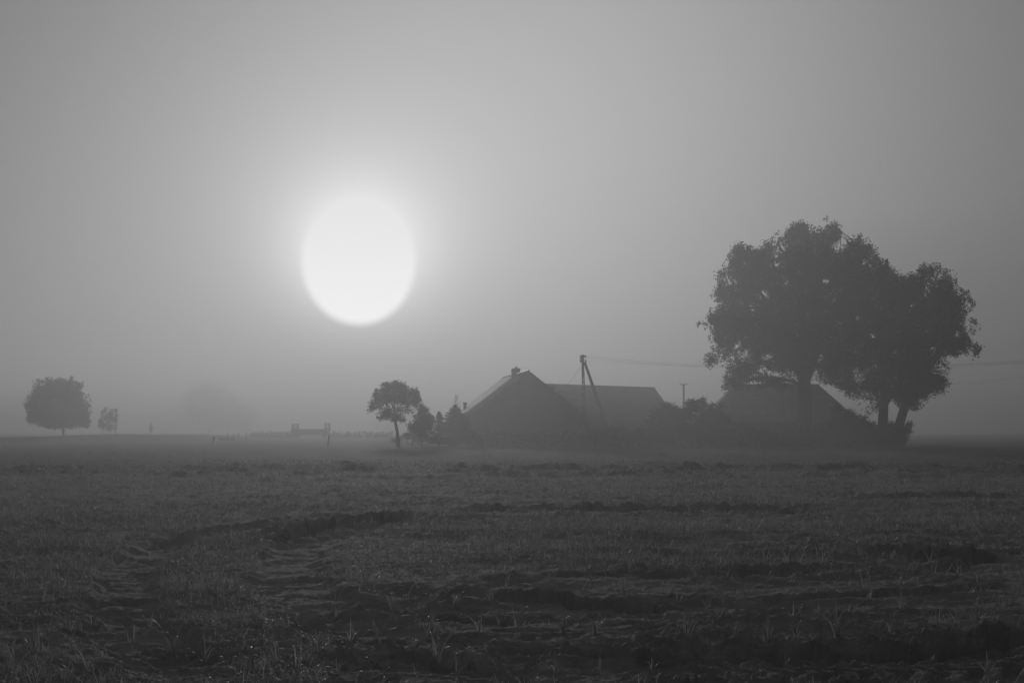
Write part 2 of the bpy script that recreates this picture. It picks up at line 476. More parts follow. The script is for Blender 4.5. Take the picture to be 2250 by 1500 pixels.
SEEDS = [(1840, 1412, 1.45, 'largest bushy seedling, on the bare sand shelf above the dark rut at lower right'),
         (1957, 1408, 1.15, 'upright seedling just right of the largest one above the dark rut at lower right'),
         (2145, 1385, 1.15, 'seedling nearest the right edge on the sand above the dark rut'),
         (1690, 1410, 1.0, 'small seedling just left of the largest one above the dark rut at lower right'),
         (1510, 1412, 1.25, 'arching seedling at the left end of the dark rut in the lower right'),
         (1310, 1400, 0.95, 'lone seedling on bare sand a little right of the middle of the foreground'),
         (1135, 1385, 1.15, 'arching seedling in bare soil at the very middle of the foreground'),
         (945, 1388, 1.25, 'seedling with long hooked leaves a little left of the middle of the foreground'),
         (380, 1420, 1.3, 'large spreading seedling in the left foreground between the corner and the middle'),
         (75, 1440, 1.2, 'leftmost seedling, close to the lower left corner'),
         (560, 1482, 1.4, 'tall dense seedling at the bottom edge, left of the middle'),
         (1000, 1475, 1.05, 'low seedling at the bottom edge nearest the middle'),
         (1370, 1325, 0.95, 'farthest of the single seedlings, by the middle rut right of centre')]
MORE = [(1505, 1400, .9), (1235, 1395, 1.0), (1055, 1392, .9), (1580, 1375, .9), (1615, 1415, .8), (1745, 1400, .8), (2060, 1390, .9), (1365, 1300, .8), (1300, 1290, .75),
        (770, 1400, 1.1), (830, 1420, 1.0), (700, 1395, .95), (650, 1360, .9), (290, 1400, 1.0), (155, 1395, .95), (530, 1410, .9), (450, 1445, 1.1), (610, 1478, 1.15),
        (660, 1480, 1.1), (330, 1370, .85), (960, 1460, 1.15), (1220, 1470, .7), (1320, 1472, .8), (1440, 1340, .8), (1555, 1340, .8), (1980, 1345, .8), (2190, 1335, .8),
        (2120, 1300, .8), (1490, 1330, .7), (860, 1345, .9), (740, 1340, 1.0), (1430, 1465, .6), (30, 1480, 1.2), (200, 1480, 1.1), (2170, 1490, 0.8), (1000, 1340, .8), (1080, 1330, .8)]
for q, (px, py, s_, lab) in enumerate(SEEDS):
    x, y = gxy(px, py)
    src = seed_meshes[q % 9]
    o = src if q < 9 else src.copy()
    if q >= 9: COL.objects.link(o)
    o.location = (x, y, gz(x, y)); o.rotation_euler = (0, 0, q * 2.399)
    o.scale = (s_, s_, s_)
    tag(o, lab, 'seedling', 'single young plants standing in the foreground soil')

GV, GQ = make_tufts()
gv = [GV]; gq = [GQ]; off = len(GV)
for q, (px, py, s_) in enumerate(MORE):
    x, y = gxy(px, py); me = seed_meshes[q % 9].data
    co = np.empty(len(me.vertices) * 3, np.float32); me.vertices.foreach_get('co', co); co = co.reshape(-1, 3) * s_
    ix = np.empty(len(me.loops), np.int32); me.loops.foreach_get('vertex_index', ix)
    a_ = q * 1.7; cs, sn = math.cos(a_), math.sin(a_)
    gv.append(np.stack([co[:, 0] * cs - co[:, 1] * sn + x, co[:, 0] * sn + co[:, 1] * cs + y, co[:, 2] + gz(x, y)], -1))
    gq.append(ix.reshape(-1, 4) + off); off += len(co)
grass = mesh('grass', np.concatenate(gv), np.concatenate(gq), M_GRASS)
grass['kind'] = 'stuff'

# ------------------------------------------------------------------ trees
def crown_points(lobes, D, depth, per_px2, seed, outer=False):
    g = np.random.default_rng(seed); out = []
    for lb in lobes:
        cx, cy, rx, ry = lb[:4]
        dd = lb[4] if len(lb) > 4 else g.uniform(-0.5, 0.5) * depth
        n = max(3, int(per_px2 * rx * ry))
        v = g.normal(size=(n, 3)); v /= np.linalg.norm(v, axis=1)[:, None]
        r = g.uniform(0.25, 1.0, n) ** 0.5
        r = np.where(g.random(n) < 0.06, g.uniform(1.0, 1.2, n), r)
        if outer: r = g.uniform(0.92, 1.30, n)
        c = at(cx, cy, D) + np.array((0, dd, 0))
        s = D / F
        e = np.array((rx * s, 0.5 * (rx + ry) * s, ry * s)) * (0.80 + 0.18 * g.random((n, 1)))
        out.append(c + v * r[:, None] * e)
    return np.concatenate(out)
def leaf_cloud(C, n_leaf, rad, size, seed, up=0.0, stretch=1.0):
    g = np.random.default_rng(seed)
    n = len(C) * n_leaf
    ax = g.normal(size=(len(C), 3)); ax[:, 2] = np.abs(ax[:, 2]) + up; ax /= np.linalg.norm(ax, axis=1)[:, None]
    idx = np.repeat(np.arange(len(C)), n_leaf)
    p = g.normal(size=(n, 3)) * rad * 0.42
    p += ax[idx] * g.uniform(-1, 1, (n, 1)) * rad * stretch
    P = C[idx] + p
    a = g.normal(size=(n, 3)); a /= np.linalg.norm(a, axis=1)[:, None]
    b = np.cross(a, g.normal(size=(n, 3))); b /= np.linalg.norm(b, axis=1)[:, None]
    s = size * g.uniform(0.55, 1.2, (n, 1))
    V = np.stack([P - a * s, P - b * s * 0.55, P + a * s, P + b * s * 0.55], 1).reshape(-1, 3)
    return V, np.arange(n * 4).reshape(-1, 4)
def limb(mb, a, b, r0, r1, seed, wob=0.06, sides=6, sag=0.0, n=7):
    g = np.random.default_rng(seed)
    a = np.asarray(a, float); b = np.asarray(b, float); t = np.linspace(0, 1, n)[:, None]
    L_ = np.linalg.norm(b - a)
    up = np.array((0, 0, 1.0))
    P = a + (b - a) * t + up * L_ * sag * np.sin(t * np.pi) + g.normal(size=(n, 3)) * wob * L_ * np.sin(t * np.pi)
    mb.tube(P, r0 + (r1 - r0) * t[:, 0] ** 0.8, sides)
    return P
def tree(name, label, cat, D, lobes, trunks, depth, per, leaf, nleaf, crad, seed, group=None, barkr=1.0, mleaf=None, limbs=True, up=0.0, stretch=1.0, holes=()):
    """trunks: list of [(px,py,width_px) ...] bottom to top. lobes in photo pixels at distance D."""
    b0 = trunks[0][0]
    base = at(b0[0], b0[1], D); base[2] = gz(base[0], base[1])
    root = empty(name, base, label, cat, group)
    g = np.random.default_rng(seed + 5)
    C = crown_points(lobes, D, depth, per, seed)
    s = D / F
    tops = []
    for tr in trunks:
        P = np.array([at(px, py, D) for px, py, w in tr])
        P[0, 2] = gz(P[0, 0], P[0, 1]) - 0.15
        Rr = np.array([w * s * 0.5 for px, py, w in tr]) * barkr
        mb = MB(base)
        tt = np.linspace(0, len(P) - 1, 4 * len(P)); ii = np.arange(len(P))
        PP = np.stack([np.interp(tt, ii, P[:, k]) for k in range(3)], -1)
        PP[1:-1, 1] += g.normal(0, 0.04 * Rr.max(), len(PP) - 2)
        RR = np.interp(tt, ii, Rr); RR[0] *= 1.35; RR[1] *= 1.12
        mb.tube(PP, RR, 10)
        if limbs:
            # limbs from the upper part of the trunk to lobe centres, then twigs to clumps
            mine = [lb for lb in lobes]
            for q, lb in enumerate(mine):
                if len(trunks) > 1 and (q % len(trunks)) != trunks.index(tr): continue
                c = at(lb[0], lb[1], D); 
                f = g.uniform(0.42, 0.9); k = int(f * (len(PP) - 1))
                start = PP[k]
                dist = np.linalg.norm(c - start)
                if dist < 0.3: continue
                r0 = min(RR[k] * 0.55, 0.03 * dist + 0.03)
                Pl = limb(mb, start, c + g.normal(size=3) * 0.1 * dist * np.array((.3, 1, .3)), r0, r0 * 0.35, seed + q, 0.035, 6, 0.10)
                near = C[np.argsort(np.linalg.norm(C - c, axis=1))[:40]]
                for e in near[g.permutation(len(near))[:9]]:
                    kk = g.integers(3, 7)
                    limb(mb, Pl[kk], e, r0 * 0.35, r0 * 0.08, int(g.integers(1e6)), 0.06, 4, 0.05, 5)
        mb.build('trunk', M_BARK, root, True)
    V, Q = leaf_cloud(C, nleaf, crad, leaf, seed + 1, up, stretch)
    C2 = crown_points([lb for lb in lobes if min(lb[2:4]) > 6], D, depth, per * 1.3, seed, True)
    V2, Q2 = leaf_cloud(C2, max(6, nleaf // 3), crad * 0.42, leaf * 0.9, seed + 2, 0.5, 1.6)
    V = np.concatenate([V, V2])
    # real gaps through the crown
    P = V.reshape(-1, 4, 3); ctr = P.mean(1); keep = np.ones(len(P), bool)
    hx = 1125 + (ctr[:, 0]) / ctr[:, 1] * F; hy = HOR - (ctr[:, 2] - CAMH) / ctr[:, 1] * F
    for (cx, cy, rx, ry) in holes:
        q = ((hx - cx) / rx / 1.3) ** 2 + ((hy - cy) / ry / 1.3) ** 2
        keep &= q > g.uniform(0.0, 3.2, len(P)) ** 1.3 * 0.8
    V = P[keep].reshape(-1, 3); Q = np.arange(len(V)).reshape(-1, 4)
    mesh('crown', V - base, Q, mleaf or M_LEAF, root)
    return root

A_L = [(1626, 590, 36, 42), (1612, 570, 14, 22), (1655, 585, 18, 30), (1695, 575, 20, 48), (1700, 530, 9, 14), (1742, 545, 33, 42), (1740, 520, 24, 20),
       (1818, 545, 38, 46), (1804, 505, 8, 18), (1830, 510, 14, 18), (1848, 515, 8, 14), (1872, 585, 30, 42), (1890, 560, 10, 16), (1900, 590, 12, 18), (1862, 562, 22, 32), (1905, 612, 20, 24), (1780, 575, 30, 50), (1772, 545, 10, 22),
       (1650, 655, 62, 56), (1740, 640, 80, 80), (1830, 640, 75, 78), (1600, 640, 20, 26), (1592, 600, 12, 12), (1612, 700, 40, 40), (1574, 706, 26, 20), (1556, 708, 11, 10),
       (1590, 750, 28, 34), (1576, 785, 14, 14), (1650, 740, 60, 50), (1745, 730, 80, 62), (1835, 735, 72, 66), (1640, 800, 38, 34),
       (1690, 800, 44, 34), (1625, 835, 24, 20), (1670, 838, 34, 14), (1720, 838, 30, 16), (1605, 848, 10, 6), (1740, 790, 40, 30), (1825, 795, 45, 36), (1845, 835, 26, 22), (1815, 832, 18, 14)]
B_L = [(1955, 612, 26, 30), (1928, 620, 22, 26), (1950, 592, 12, 14), (1925, 600, 6, 12), (1990, 640, 36, 34), (2032, 622, 30, 30), (2015, 600, 9, 14), (2042, 600, 12, 12), (2062, 640, 22, 26), (2085, 665, 26, 28), (2106, 668, 18, 22),
       (2118, 655, 9, 13), (2098, 705, 24, 34), (2116, 725, 9, 20), (1895, 670, 50, 60), (1960, 690, 70, 64), (2040, 700, 64, 60), (2085, 745, 42, 34), (2100, 760, 18, 14), (2122, 774, 8, 13), (2080, 772, 14, 8),
       (1905, 750, 50, 50), (1975, 765, 66, 56), (2035, 765, 42, 40), (2034, 812, 26, 22), (2020, 838, 34, 26), (2000, 815, 42, 30), (1995, 862, 34, 20), (1950, 830, 44, 36), (1885, 800, 34, 26), (1868, 848, 18, 16), (1895, 850, 26, 20), (1885, 875, 18, 10),
       (2048, 845, 18, 20), (2020, 862, 26, 18), (2005, 885, 20, 10), (1930, 880, 24, 14), (1960, 870, 20, 16), (1920, 902, 14, 7)]
tree('oak_tree', 'tallest broad leafy tree, its thick trunk rising before the hipped barn roof', 'tree', 142, A_L,
     [[(1768, 975, 38), (1768, 900, 31), (1769, 858, 33), (1763, 805, 17), (1758, 700, 10), (1756, 600, 5)],], 9.0, 0.058, 0.125, 38, 0.46, 11, holes=[(1675, 645, 11, 8), (1658, 675, 9, 6), (1755, 600, 6, 6), (1703, 582, 6, 5), (1835, 655, 13, 7), (1690, 785, 10, 7), (1640, 780, 9, 9), (1700, 822, 14, 5), (1655, 842, 10, 5), (1778, 792, 6, 11), (1800, 780, 7, 7), (1620, 760, 6, 5), (1726, 750, 5, 8), (1778, 690, 5, 5), (1812, 618, 7, 4), (1735, 835, 9, 4), (1680, 810, 7, 6)])
tree('lime_tree', 'wide leafy tree with two separate trunks at the right end of the farm', 'tree', 140, B_L,
     [[(1938, 972, 28), (1940, 930, 22), (1942, 880, 20), (1945, 820, 14), (1950, 700, 6)],
      [(1970, 972, 27), (1977, 930, 21), (1990, 885, 18), (1998, 840, 12), (2012, 740, 5)]], 8.0, 0.06, 0.125, 38, 0.46, 23, holes=[(1870, 818, 15, 8), (1882, 834, 9, 9), (1903, 885, 15, 12), (1925, 915, 11, 8), (1940, 810, 7, 5), (1968, 770, 7, 5), (2050, 768, 9, 5), (1975, 728, 8, 4), (2000, 672, 8, 5), (2103, 735, 6, 6), (1885, 697, 6, 5), (1920, 738, 6, 4), (1958, 905, 7, 10), (2012, 840, 8, 5)])

# small tree with a clean trunk left of the house
tree('fruit_tree', 'small round headed tree with a bare single trunk left of the farmhouse', 'tree', 143,
     [(865, 862, 30, 18), (852, 850, 14, 10), (880, 850, 14, 10), (840, 868, 22, 16), (826, 888, 14, 14), (858, 885, 26, 16), (893, 872, 22, 18), (910, 868, 12, 16), (916, 885, 10, 14), (905, 895, 14, 12), (845, 905, 16, 10), (838, 918, 9, 6), (862, 916, 22, 9), (884, 905, 14, 10), (880, 920, 12, 6), (866, 842, 12, 6), (815, 898, 6, 6)],
     [[(875, 977, 9), (873, 950, 7), (869, 928, 6), (866, 900, 4), (868, 870, 2)]], 3.0, 0.17, 0.10, 18, 0.22, 31, holes=[(862, 888, 5, 5), (872, 893, 5, 5), (830, 903, 7, 6), (905, 893, 6, 6), (884, 909, 6, 6), (845, 893, 5, 4), (866, 908, 4, 3)])
tree('young_pine', 'young scraggy tree leaning between the small round headed tree and the spruce', 'tree', 146,
     [(932, 910, 14, 14), (930, 925, 20, 16), (922, 940, 16, 12), (942, 930, 12, 16), (948, 920, 7, 8), (932, 953, 14, 8), (950, 953, 6, 5), (928, 898, 6, 8)],
     [[(927, 978, 3.5), (926, 960, 3), (929, 935, 2.2), (932, 905, 1)]], 1.6, 0.22, 0.12, 12, 0.25, 37, up=0.5)
tree('sapling', 'thin low sapling with upswept twigs just right of the round headed tree', 'sapling', 145,
     [(908, 942, 10, 7), (903, 934, 5, 6), (899, 940, 4, 5), (916, 946, 7, 5)],
     [[(906, 978, 2.2), (906, 960, 1.8), (908, 940, 1)]], 1.0, 0.3, 0.10, 12, 0.2, 41, up=1.2, stretch=1.3)

def spruce(name, label, px, D, py_top, py_base, half, seed, cat='spruce', n=16):
    base = at(px, py_base, D); base[2] = gz(base[0], base[1])
    top = at(px, py_top, D)[2]; H = top - base[2]; W = half / F * D
    root = empty(name, base, label, cat)
    mb = MB(base); mb.tube([base - (0, 0, .1), base + (0, 0, H * .5), base + (0, 0, H)], [0.05 + H * .015, H * .01, 0.01], 7)
    mb.build('trunk', M_BARK, root, True)
    g = np.random.default_rng(seed); pts = []
    mbb = MB(base)
    for k in range(n * 9):
        t = (k / (n * 9)) ** 0.85
        z = 0.25 + (H - 0.3) * t
        rad = W * (1 - t) ** 0.75 * g.uniform(0.55, 1.3) + 0.08
        az = g.uniform(0, 6.283); d = np.array((math.cos(az), math.sin(az), 0))
        m = max(3, int(rad / 0.16))
        for j in range(m):
            f = (j + 0.6) / m
            pts.append(base + d * rad * f + np.array((0, 0, z - 0.18 * rad * f + 0.22 * rad * f * f)))
        mbb.tube([base + (0, 0, z), base + d * rad * .6 + (0, 0, z - .1 * rad), base + d * rad + (0, 0, z + .05 * rad)], [0.02, 0.012, 0.005], 4)
    mbb.build('branch', M_BARK, root)['kind'] = 'stuff'
    V, Q = leaf_cloud(np.array(pts), 6, 0.10, 0.09, seed)
    mesh('foliage', V - base, Q, M_NEEDLE, root)
    return root
spruce('spruce_tree', 'dark bushy spruce standing at the left corner of the farmhouse', 1000, 145, 891, 980, 54, 51, n=34)
spruce('juniper', 'narrow dark conifer close against the left side of the bushy spruce', 965, 147, 904, 980, 20, 53, 'conifer', 14)

# bare twigs sticking up above the spruce
bb = at(1002, 978, 150); bb[2] = gz(bb[0], bb[1])
bare = empty('bare_sapling', bb, 'leafless thin sapling whose twigs stick up above the bushy spruce', 'sapling')
mb = MB(bb)
PT = [at(1002, 978, 150), at(1002, 930, 150), at(1001, 895, 150), at(1002, 877, 150), at(999, 860, 150)]
PT[0][2] = bb[2] - .1
mb.tube(PT, [.09, .07, .045, .03, .012], 5)
mb.build('trunk', M_BARK, bare)
for (a, c) in (((1001, 897), (994, 882)), ((1001, 893), (1013, 880)), ((1002, 882), (1008, 868)), ((1001, 902), (990, 892)), ((1002, 900), (1014, 889)), ((1002, 876), (1005, 866)), ((1001, 890), (1007, 884)), ((1001, 884), (996, 874))):
    m2 = MB(bb); P = limb(m2, at(*a, 150), at(*c, 150), .03, .012, a[0] + c[1], 0.08, 4, -0.1)
    limb(m2, P[3], P[3] + np.array((random.uniform(-.2, .2), random.uniform(-.2, .2), .35)), .014, .006, 3, .08, 3)
    m2.build('branch', M_BARK, bare)

def shrub(name, label, D, lobes, base_px, seed, cat='bush', leaf=0.11, per=0.22, nleaf=12, crad=0.22, depth=1.5, group=None, up=0.3, stems=7):
    bx = at(base_px[0], base_px[1], D); bx[2] = gz(bx[0], bx[1])
    root = empty(name, bx, label, cat, group)
    C = crown_points(lobes, D, depth, per, seed)
    C[:, 2] = np.maximum(C[:, 2], bx[2] + 0.1)
    g = np.random.default_rng(seed)
    if len(lobes) > 9: stems = 2
    for k in range(stems * max(1, len(lobes) // 3)):
        e = C[g.integers(len(C))]
        s0 = np.array((bx[0] + (e[0] - bx[0]) * 0.7, e[1] * 0.4 + bx[1] * 0.6, 0)); s0[2] = gz(s0[0], s0[1]) - 0.05
        mb = MB(bx)
        limb(mb, s0, e, 0.035, 0.01, int(g.integers(1e6)), 0.05, 4)
        mb.build('stem', M_BARK, root)
    V, Q = leaf_cloud(C, nleaf, crad, leaf, seed + 1, up)
    mesh('foliage', V - bx, Q, M_LEAF, root)
    return root
shrub('bush', 'dark rounded bush against the right end of the long barn', 146, [(1455, 915, 28, 26), (1480, 905, 18, 18), (1440, 935, 26, 24), (1475, 935, 28, 26), (1468, 892, 10, 8), (1495, 918, 18, 18), (1500, 945, 24, 24), (1420, 955, 24, 18), (1455, 960, 40, 14)], (1465, 975), 61, per=0.34, crad=.26)
shrub('bush', 'loose leafy bush in the gap between the barn and the hipped roof building', 143, [(1530, 890, 22, 14), (1514, 885, 10, 8), (1545, 882, 8, 8), (1530, 910, 34, 22), (1562, 893, 12, 9), (1570, 915, 28, 20), (1508, 905, 12, 14), (1545, 945, 50, 24), (1586, 890, 8, 5), (1540, 965, 50, 12), (1590, 930, 24, 24)], (1540, 975), 67, per=0.26)
shrub('bush', 'low bush at the foot of the slanting pole brace before the barn', 141, [(1350, 950, 24, 18), (1375, 958, 24, 14), (1335, 955, 14, 10), (1400, 960, 24, 12), (1310, 962, 20, 11), (1365, 940, 12, 10)], (1355, 975), 71, per=0.32)
shrub('hedge', 'low hedge along the bottom of the farmhouse gable', 140, [(1045 + 24 * k, 962 + 3 * math.sin(k * 2.1), 20, 13) for k in range(11)], (1165, 976), 73, 'hedge')
shrub('hedge', 'scrubby hedge along the foot of the hipped roof building', 136, [(1600 + 26 * k, 958 + 4 * math.sin(k * 1.7), 22, 16) for k in range(11)], (1730, 977), 79, 'hedge')
shrub('bush', 'bush round the foot of the twin trunks with a twig sticking out right', 138, [(1885, 925, 20, 12), (1905, 940, 24, 16), (1935, 950, 26, 16), (1965, 948, 26, 14), (1988, 946, 14, 12), (1958, 936, 14, 8), (2000, 937, 7, 2), (1993, 932, 5, 5), (1862, 912, 14, 12), (1850, 935, 30, 20), (1840, 905, 12, 14), (1870, 960, 34, 14), (1925, 965, 40, 12), (1975, 965, 26, 10), (1880, 945, 26, 20), (1825, 950, 28, 20)], (1930, 976), 83, per=0.4, crad=.28)

# ------------------------------------------------------------------ buildings
def gable_house(name, label, cat, f_ridge, b_ridge, half_w, eave_z, over, wallmat, chims, base_z=-0.2):
    """f_ridge, b_ridge: 3-D ends of the ridge (front, back)."""
    f = np.array(f_ridge, float); b = np.array(b_ridge, float)
    rz = f[2]; d = (b - f); d[2] = 0; Ln = np.linalg.norm(d); d /= Ln
    n = np.array((d[1], -d[0], 0))       # to the right when looking along d
    org = np.array(((f + b)[0] / 2, (f + b)[1] / 2, 0)); org[2] = gz(org[0], org[1])
    root = empty(name, org, label, cat)
    slope = (rz - eave_z) / half_w
    iw = half_w - over; ie = 0.35
    # walls: four-sided shell with gables
    def P(s, t, z): return f + d * s + n * t + np.array((0, 0, z - rz))
    wz = lambda t: rz - slope * abs(t) - 0.16
    mb = MB(org)
    for s, flip in ((ie, 0), (Ln - ie, 1)):
        V = [P(s, -iw, base_z), P(s, iw, base_z), P(s, iw, wz(iw)), P(s, 0, wz(0)), P(s, -iw, wz(iw))]
        mb.add(V, [(0, 1, 2, 4)], [(4, 2, 3)])
    for t in (-iw, iw):
        V = [P(ie, t, base_z), P(Ln - ie, t, base_z), P(Ln - ie, t, wz(iw)), P(ie, t, wz(iw))]
        mb.add(V, [(0, 1, 2, 3)])
    mb.build('wall', wallmat, root)
    mb = MB(org)
    th = 0.14
    for sg in (-1, 1):
        V = [P(0, 0, rz), P(Ln, 0, rz), P(Ln, sg * half_w, eave_z), P(0, sg * half_w, eave_z)]
        V += [v - np.array((0, 0, th)) for v in V]
        mb.add(V, [(0, 1, 2, 3), (4, 7, 6, 5), (0, 3, 7, 4), (1, 5, 6, 2), (3, 2, 6, 7), (0, 4, 5, 1)])
        # courses of tiles standing a little proud
        m = int(half_w * math.hypot(1, slope) / 0.42)
        for k in range(1, m):
            t = sg * half_w * k / m; z = rz - slope * abs(t)
            t2 = sg * half_w * (k + 0.12) / m; z2 = rz - slope * abs(t2)
            e = np.array((0, 0, 0.035))
            V = [P(0.02, t, z) + e * 0.1, P(Ln - .02, t, z) + e * 0.1, P(Ln - .02, t2, z2) + e, P(0.02, t2, z2) + e, P(0.02, t2, z2 - 0.02), P(Ln - .02, t2, z2 - 0.02)]
            mb.add(V, [(0, 1, 2, 3), (3, 2, 5, 4)])
    rf = mb.build('roof', M_ROOF, root)
    mb = MB(org)
    mb.tube([P(0, 0, rz), P(Ln, 0, rz)], 0.09, 8)
    mb.build('ridge_cap', M_RIDGE, rf)
    for (s, t, w, l, top, flues) in chims:
        mb = MB(org); c = P(s, t, rz - slope * abs(t)); zb = c[2] - 0.6
        Mx = np.stack([n, d, np.array((0, 0, 1))], -1)
        mb.box((c[0], c[1], (zb + top) / 2), (w, l, top - zb), Mx)
        mb.box((c[0], c[1], top + 0.05), (w + .14, l + .14, 0.1), Mx)
        for q in flues:
            cc = c + n * q
            mb.box((cc[0], cc[1], top + 0.18), (.22, .22, .22), Mx)
        mb.build('chimney', M_BRICK, rf)
    return root, P, slope, Mx if chims else None

fr = at(1162, 814, 150); br = at(1104, 830, 171.4); br[2] = fr[2]
house, HP, hs, HM = gable_house('farmhouse', 'farmhouse with steep gable towards the field and chimney on its ridge', 'house', fr, br, 6.1, 3.2, 0.45, M_WALL,
      [(9.6, 0.0, 0.75, 0.9, fr[2] + .55, (0.0,)), (8.9, -0.42, 0.35, .6, fr[2] + .35, ()), (17, -5.0, 0.35, .35, 4.75, ()), (4.5, 3.2, 0.45, .45, 6.3, ())])
ar = at(1150, 842, 172); b2 = at(1438, 852, 190); b2[2] = ar[2] = CAMH + (HOR - 852) / F * 190
gable_house('barn', 'long barn with level ridge behind the double utility pole', 'barn', ar, b2, 5.0, 1.9, 0.4, M_PLANK, [])

# hipped roof outbuilding under the trees
def hip_building():
    D = 153.0
    zr = at(0, 846, D + 4)[2]; ze = 2.5
    xl, xr = at(1570, 900, D)[0] - 1.2, at(1895, 925, D)[0] + 0.2
    rl, rr_ = at(1612, 850, D + 4)[0], at(1800, 850, D + 4)[0]
    y0, y1 = D - 1.5, D + 9.5; ym = (y0 + y1) / 2
    org = np.array(((xl + xr) / 2, ym, 0)); org[2] = gz(org[0], ym)
    root = empty('outbuilding', org, 'wide low building with hipped roof under the big trees', 'outbuilding')
    mb = MB(org)
    e = [(xl, y0, ze), (xr, y0, ze), (xr, y1, ze), (xl, y1, ze), (rl, ym, zr), (rr_, ym, zr)]
    # slight outward sweep of the eaves as in the photograph
    def mid(a, b, t, dz): a = np.array(a); b = np.array(b); return a + (b - a) * t + np.array((0, 0, dz))
    e += [mid(e[4], e[0], .55, -.15), mid(e[5], e[1], .55, -.35), mid(e[5], e[2], .55, -.35), mid(e[4], e[3], .55, -.15)]
    V = np.array(e, float)
    Qs = [(0, 1, 7, 6), (6, 7, 5, 4), (2, 3, 9, 8), (8, 9, 4, 5), (3, 0, 6, 9), (1, 2, 8, 7)]
    Ts = [(9, 6, 4), (7, 8, 5)]
    mb.add(V, Qs, Ts)
    mb.add([(xl, y0, ze - .15), (xr, y0, ze - .15), (xr, y1, ze - .15), (xl, y1, ze - .15), (xl, y0, ze), (xr, y0, ze), (xr, y1, ze), (xl, y1, ze)],
           [(0, 3, 2, 1), (0, 1, 5, 4), (1, 2, 6, 5), (2, 3, 7, 6), (3, 0, 4, 7)])
    rf = mb.build('roof', M_ROOF, root)
    mb = MB(org); mb.tube([(rl, ym, zr + .02), (rr_, ym, zr + .02)], .12, 8); mb.build('ridge_cap', M_PLANK, rf)
    mb = MB(org); mb.box(((xl + xr) / 2, ym, ze / 2 - .2), (xr - xl - 1, y1 - y0 - 1, ze + .1)); mb.build('wall', M_PLANK, root)
hip_building()

# ------------------------------------------------------------------ poles and wires
def two_leg_pole():
    D = 139.0
    b = at(1286, 985, D); b[2] = gz(b[0], b[1])
    root = empty('utility_pole', b, 'tall concrete utility pole propped by a slanting brace in front of the barn', 'utility pole')
    t = at(1280, 779, D)
    # two rails with spacers, open between them lower down
    mb = MB(b)
    f = lambda k: np.array((b[0], b[1], b[2] - .3)) * (1 - k) + t * k
    for sg in (-1, 1):
        P = [f(0) + (sg * .13, 0, 0), f(.45) + (sg * .115, 0, 0), f(.62) + (sg * .10, 0, 0), f(.80) + (sg * .07, 0, 0), f(1) + (sg * .06, 0, 0)]
        mb.tube(P, [.06, .05, .05, .07, .07], 6)
    for k in np.linspace(.05, .78, 12):
        mb.box(f(k), (.26 - .14 * k, .10, .16))
    mb.box(f(.895), (.18, .14, 1.9))
    mb.build('pole', M_CONC, root)
    s0 = at(1285, 796, D - .2); s1 = at(1350, 955, D - .2); s1[2] = gz(s1[0], s1[1]) - .3
    mb = MB(b)
    g = lambda k: s1 * (1 - k) + s0 * k
    w = np.array((.92, 0, .38))
    for sg in (-1, 1):
        mb.tube([g(0) + w * sg * .12, g(.5) + w * sg * .10, g(.75) + w * sg * .08, g(1) + w * sg * .05], [.07, .065, .07, .08], 6)
    for k in np.linspace(.05, .7, 11):
        c = g(k); ang = math.atan2(s0[2] - s1[2], s0[0] - s1[0])
        Mx = Matrix.Rotation(-(ang - math.pi / 2), 3, 'Y')
        mb.box(c, (.27 - .13 * k, .10, .16), np.array(Mx))
    dv = (s0 - s1) / np.linalg.norm(s0 - s1)
    mb.tube([g(.72), g(1)], [.13, .12], 6)
    mb.build('brace', M_CONC, root)
    mb = MB(b); mb.box(f(.985) + (-.03, -.02, 0), (.40, .28, .12)); mb.build('cap', M_CONC, root)
    for (ix, iy) in ((1275.5, 787), (1275.5, 794), (1286, 784), (1286.5, 794)):
        p = at(ix, iy, D)
        ctr = f(1 - (iy - 779) / 206.0)
        mb = MB(b)
        mb.tube([ctr, np.array((p[0], D, ctr[2] - .03)), p - (0, 0, .12), p], [.022] * 4, 5)
        arm = mb.build('bracket', M_WIRE, root)
        mb = MB(b); mb.tube([p - (0, 0, .05), p + (0, 0, .02), p + (0, 0, .07), p + (0, 0, .14), p + (0, 0, .2)], [.05, .10, .06, .085, .04], 8)
        mb.build('insulator', M_PORC, arm)
    return root, D
two_leg_pole()
def wire(name, label, pts, r=0.014, sag=0.0, cat='power line', n=60):
    P = np.array(pts, float)
    a, c = P[0], P[-1]
    t = np.linspace(0, 1, n)[:, None]
    C = a + (c - a) * t - np.array((0, 0, 1.0)) * 4 * sag * t * (1 - t)
    mb = MB(a); mb.tube(C, r, 4)
    o = mb.build(name, M_WIRE); o.location = a
    tag(o, label, cat)
E = lambda px, py, D: at(px, py, D)
wire('power_cable', 'upper overhead cable from the concrete pole through the big tree crowns', [E(1286, 782, 139), E(2560, 762, 118)], sag=1.45, r=0.008)
wire('power_cable', 'middle overhead cable hanging just under the uppermost one from the concrete pole', [E(1286.5, 786, 139), E(2560, 768, 117.4)], sag=1.42, r=0.007)
wire('power_cable', 'lowest overhead cable leaving the concrete pole towards the big trees', [E(1287, 793, 139), E(2560, 776, 117)], sag=0.9, r=0.006)
wire('service_cable', 'short slanting cable running from the concrete pole down to the barn ridge', [E(1279, 803, 139), E(1243, 847, 160)], sag=0.1, r=0.014, cat='cable', n=14)
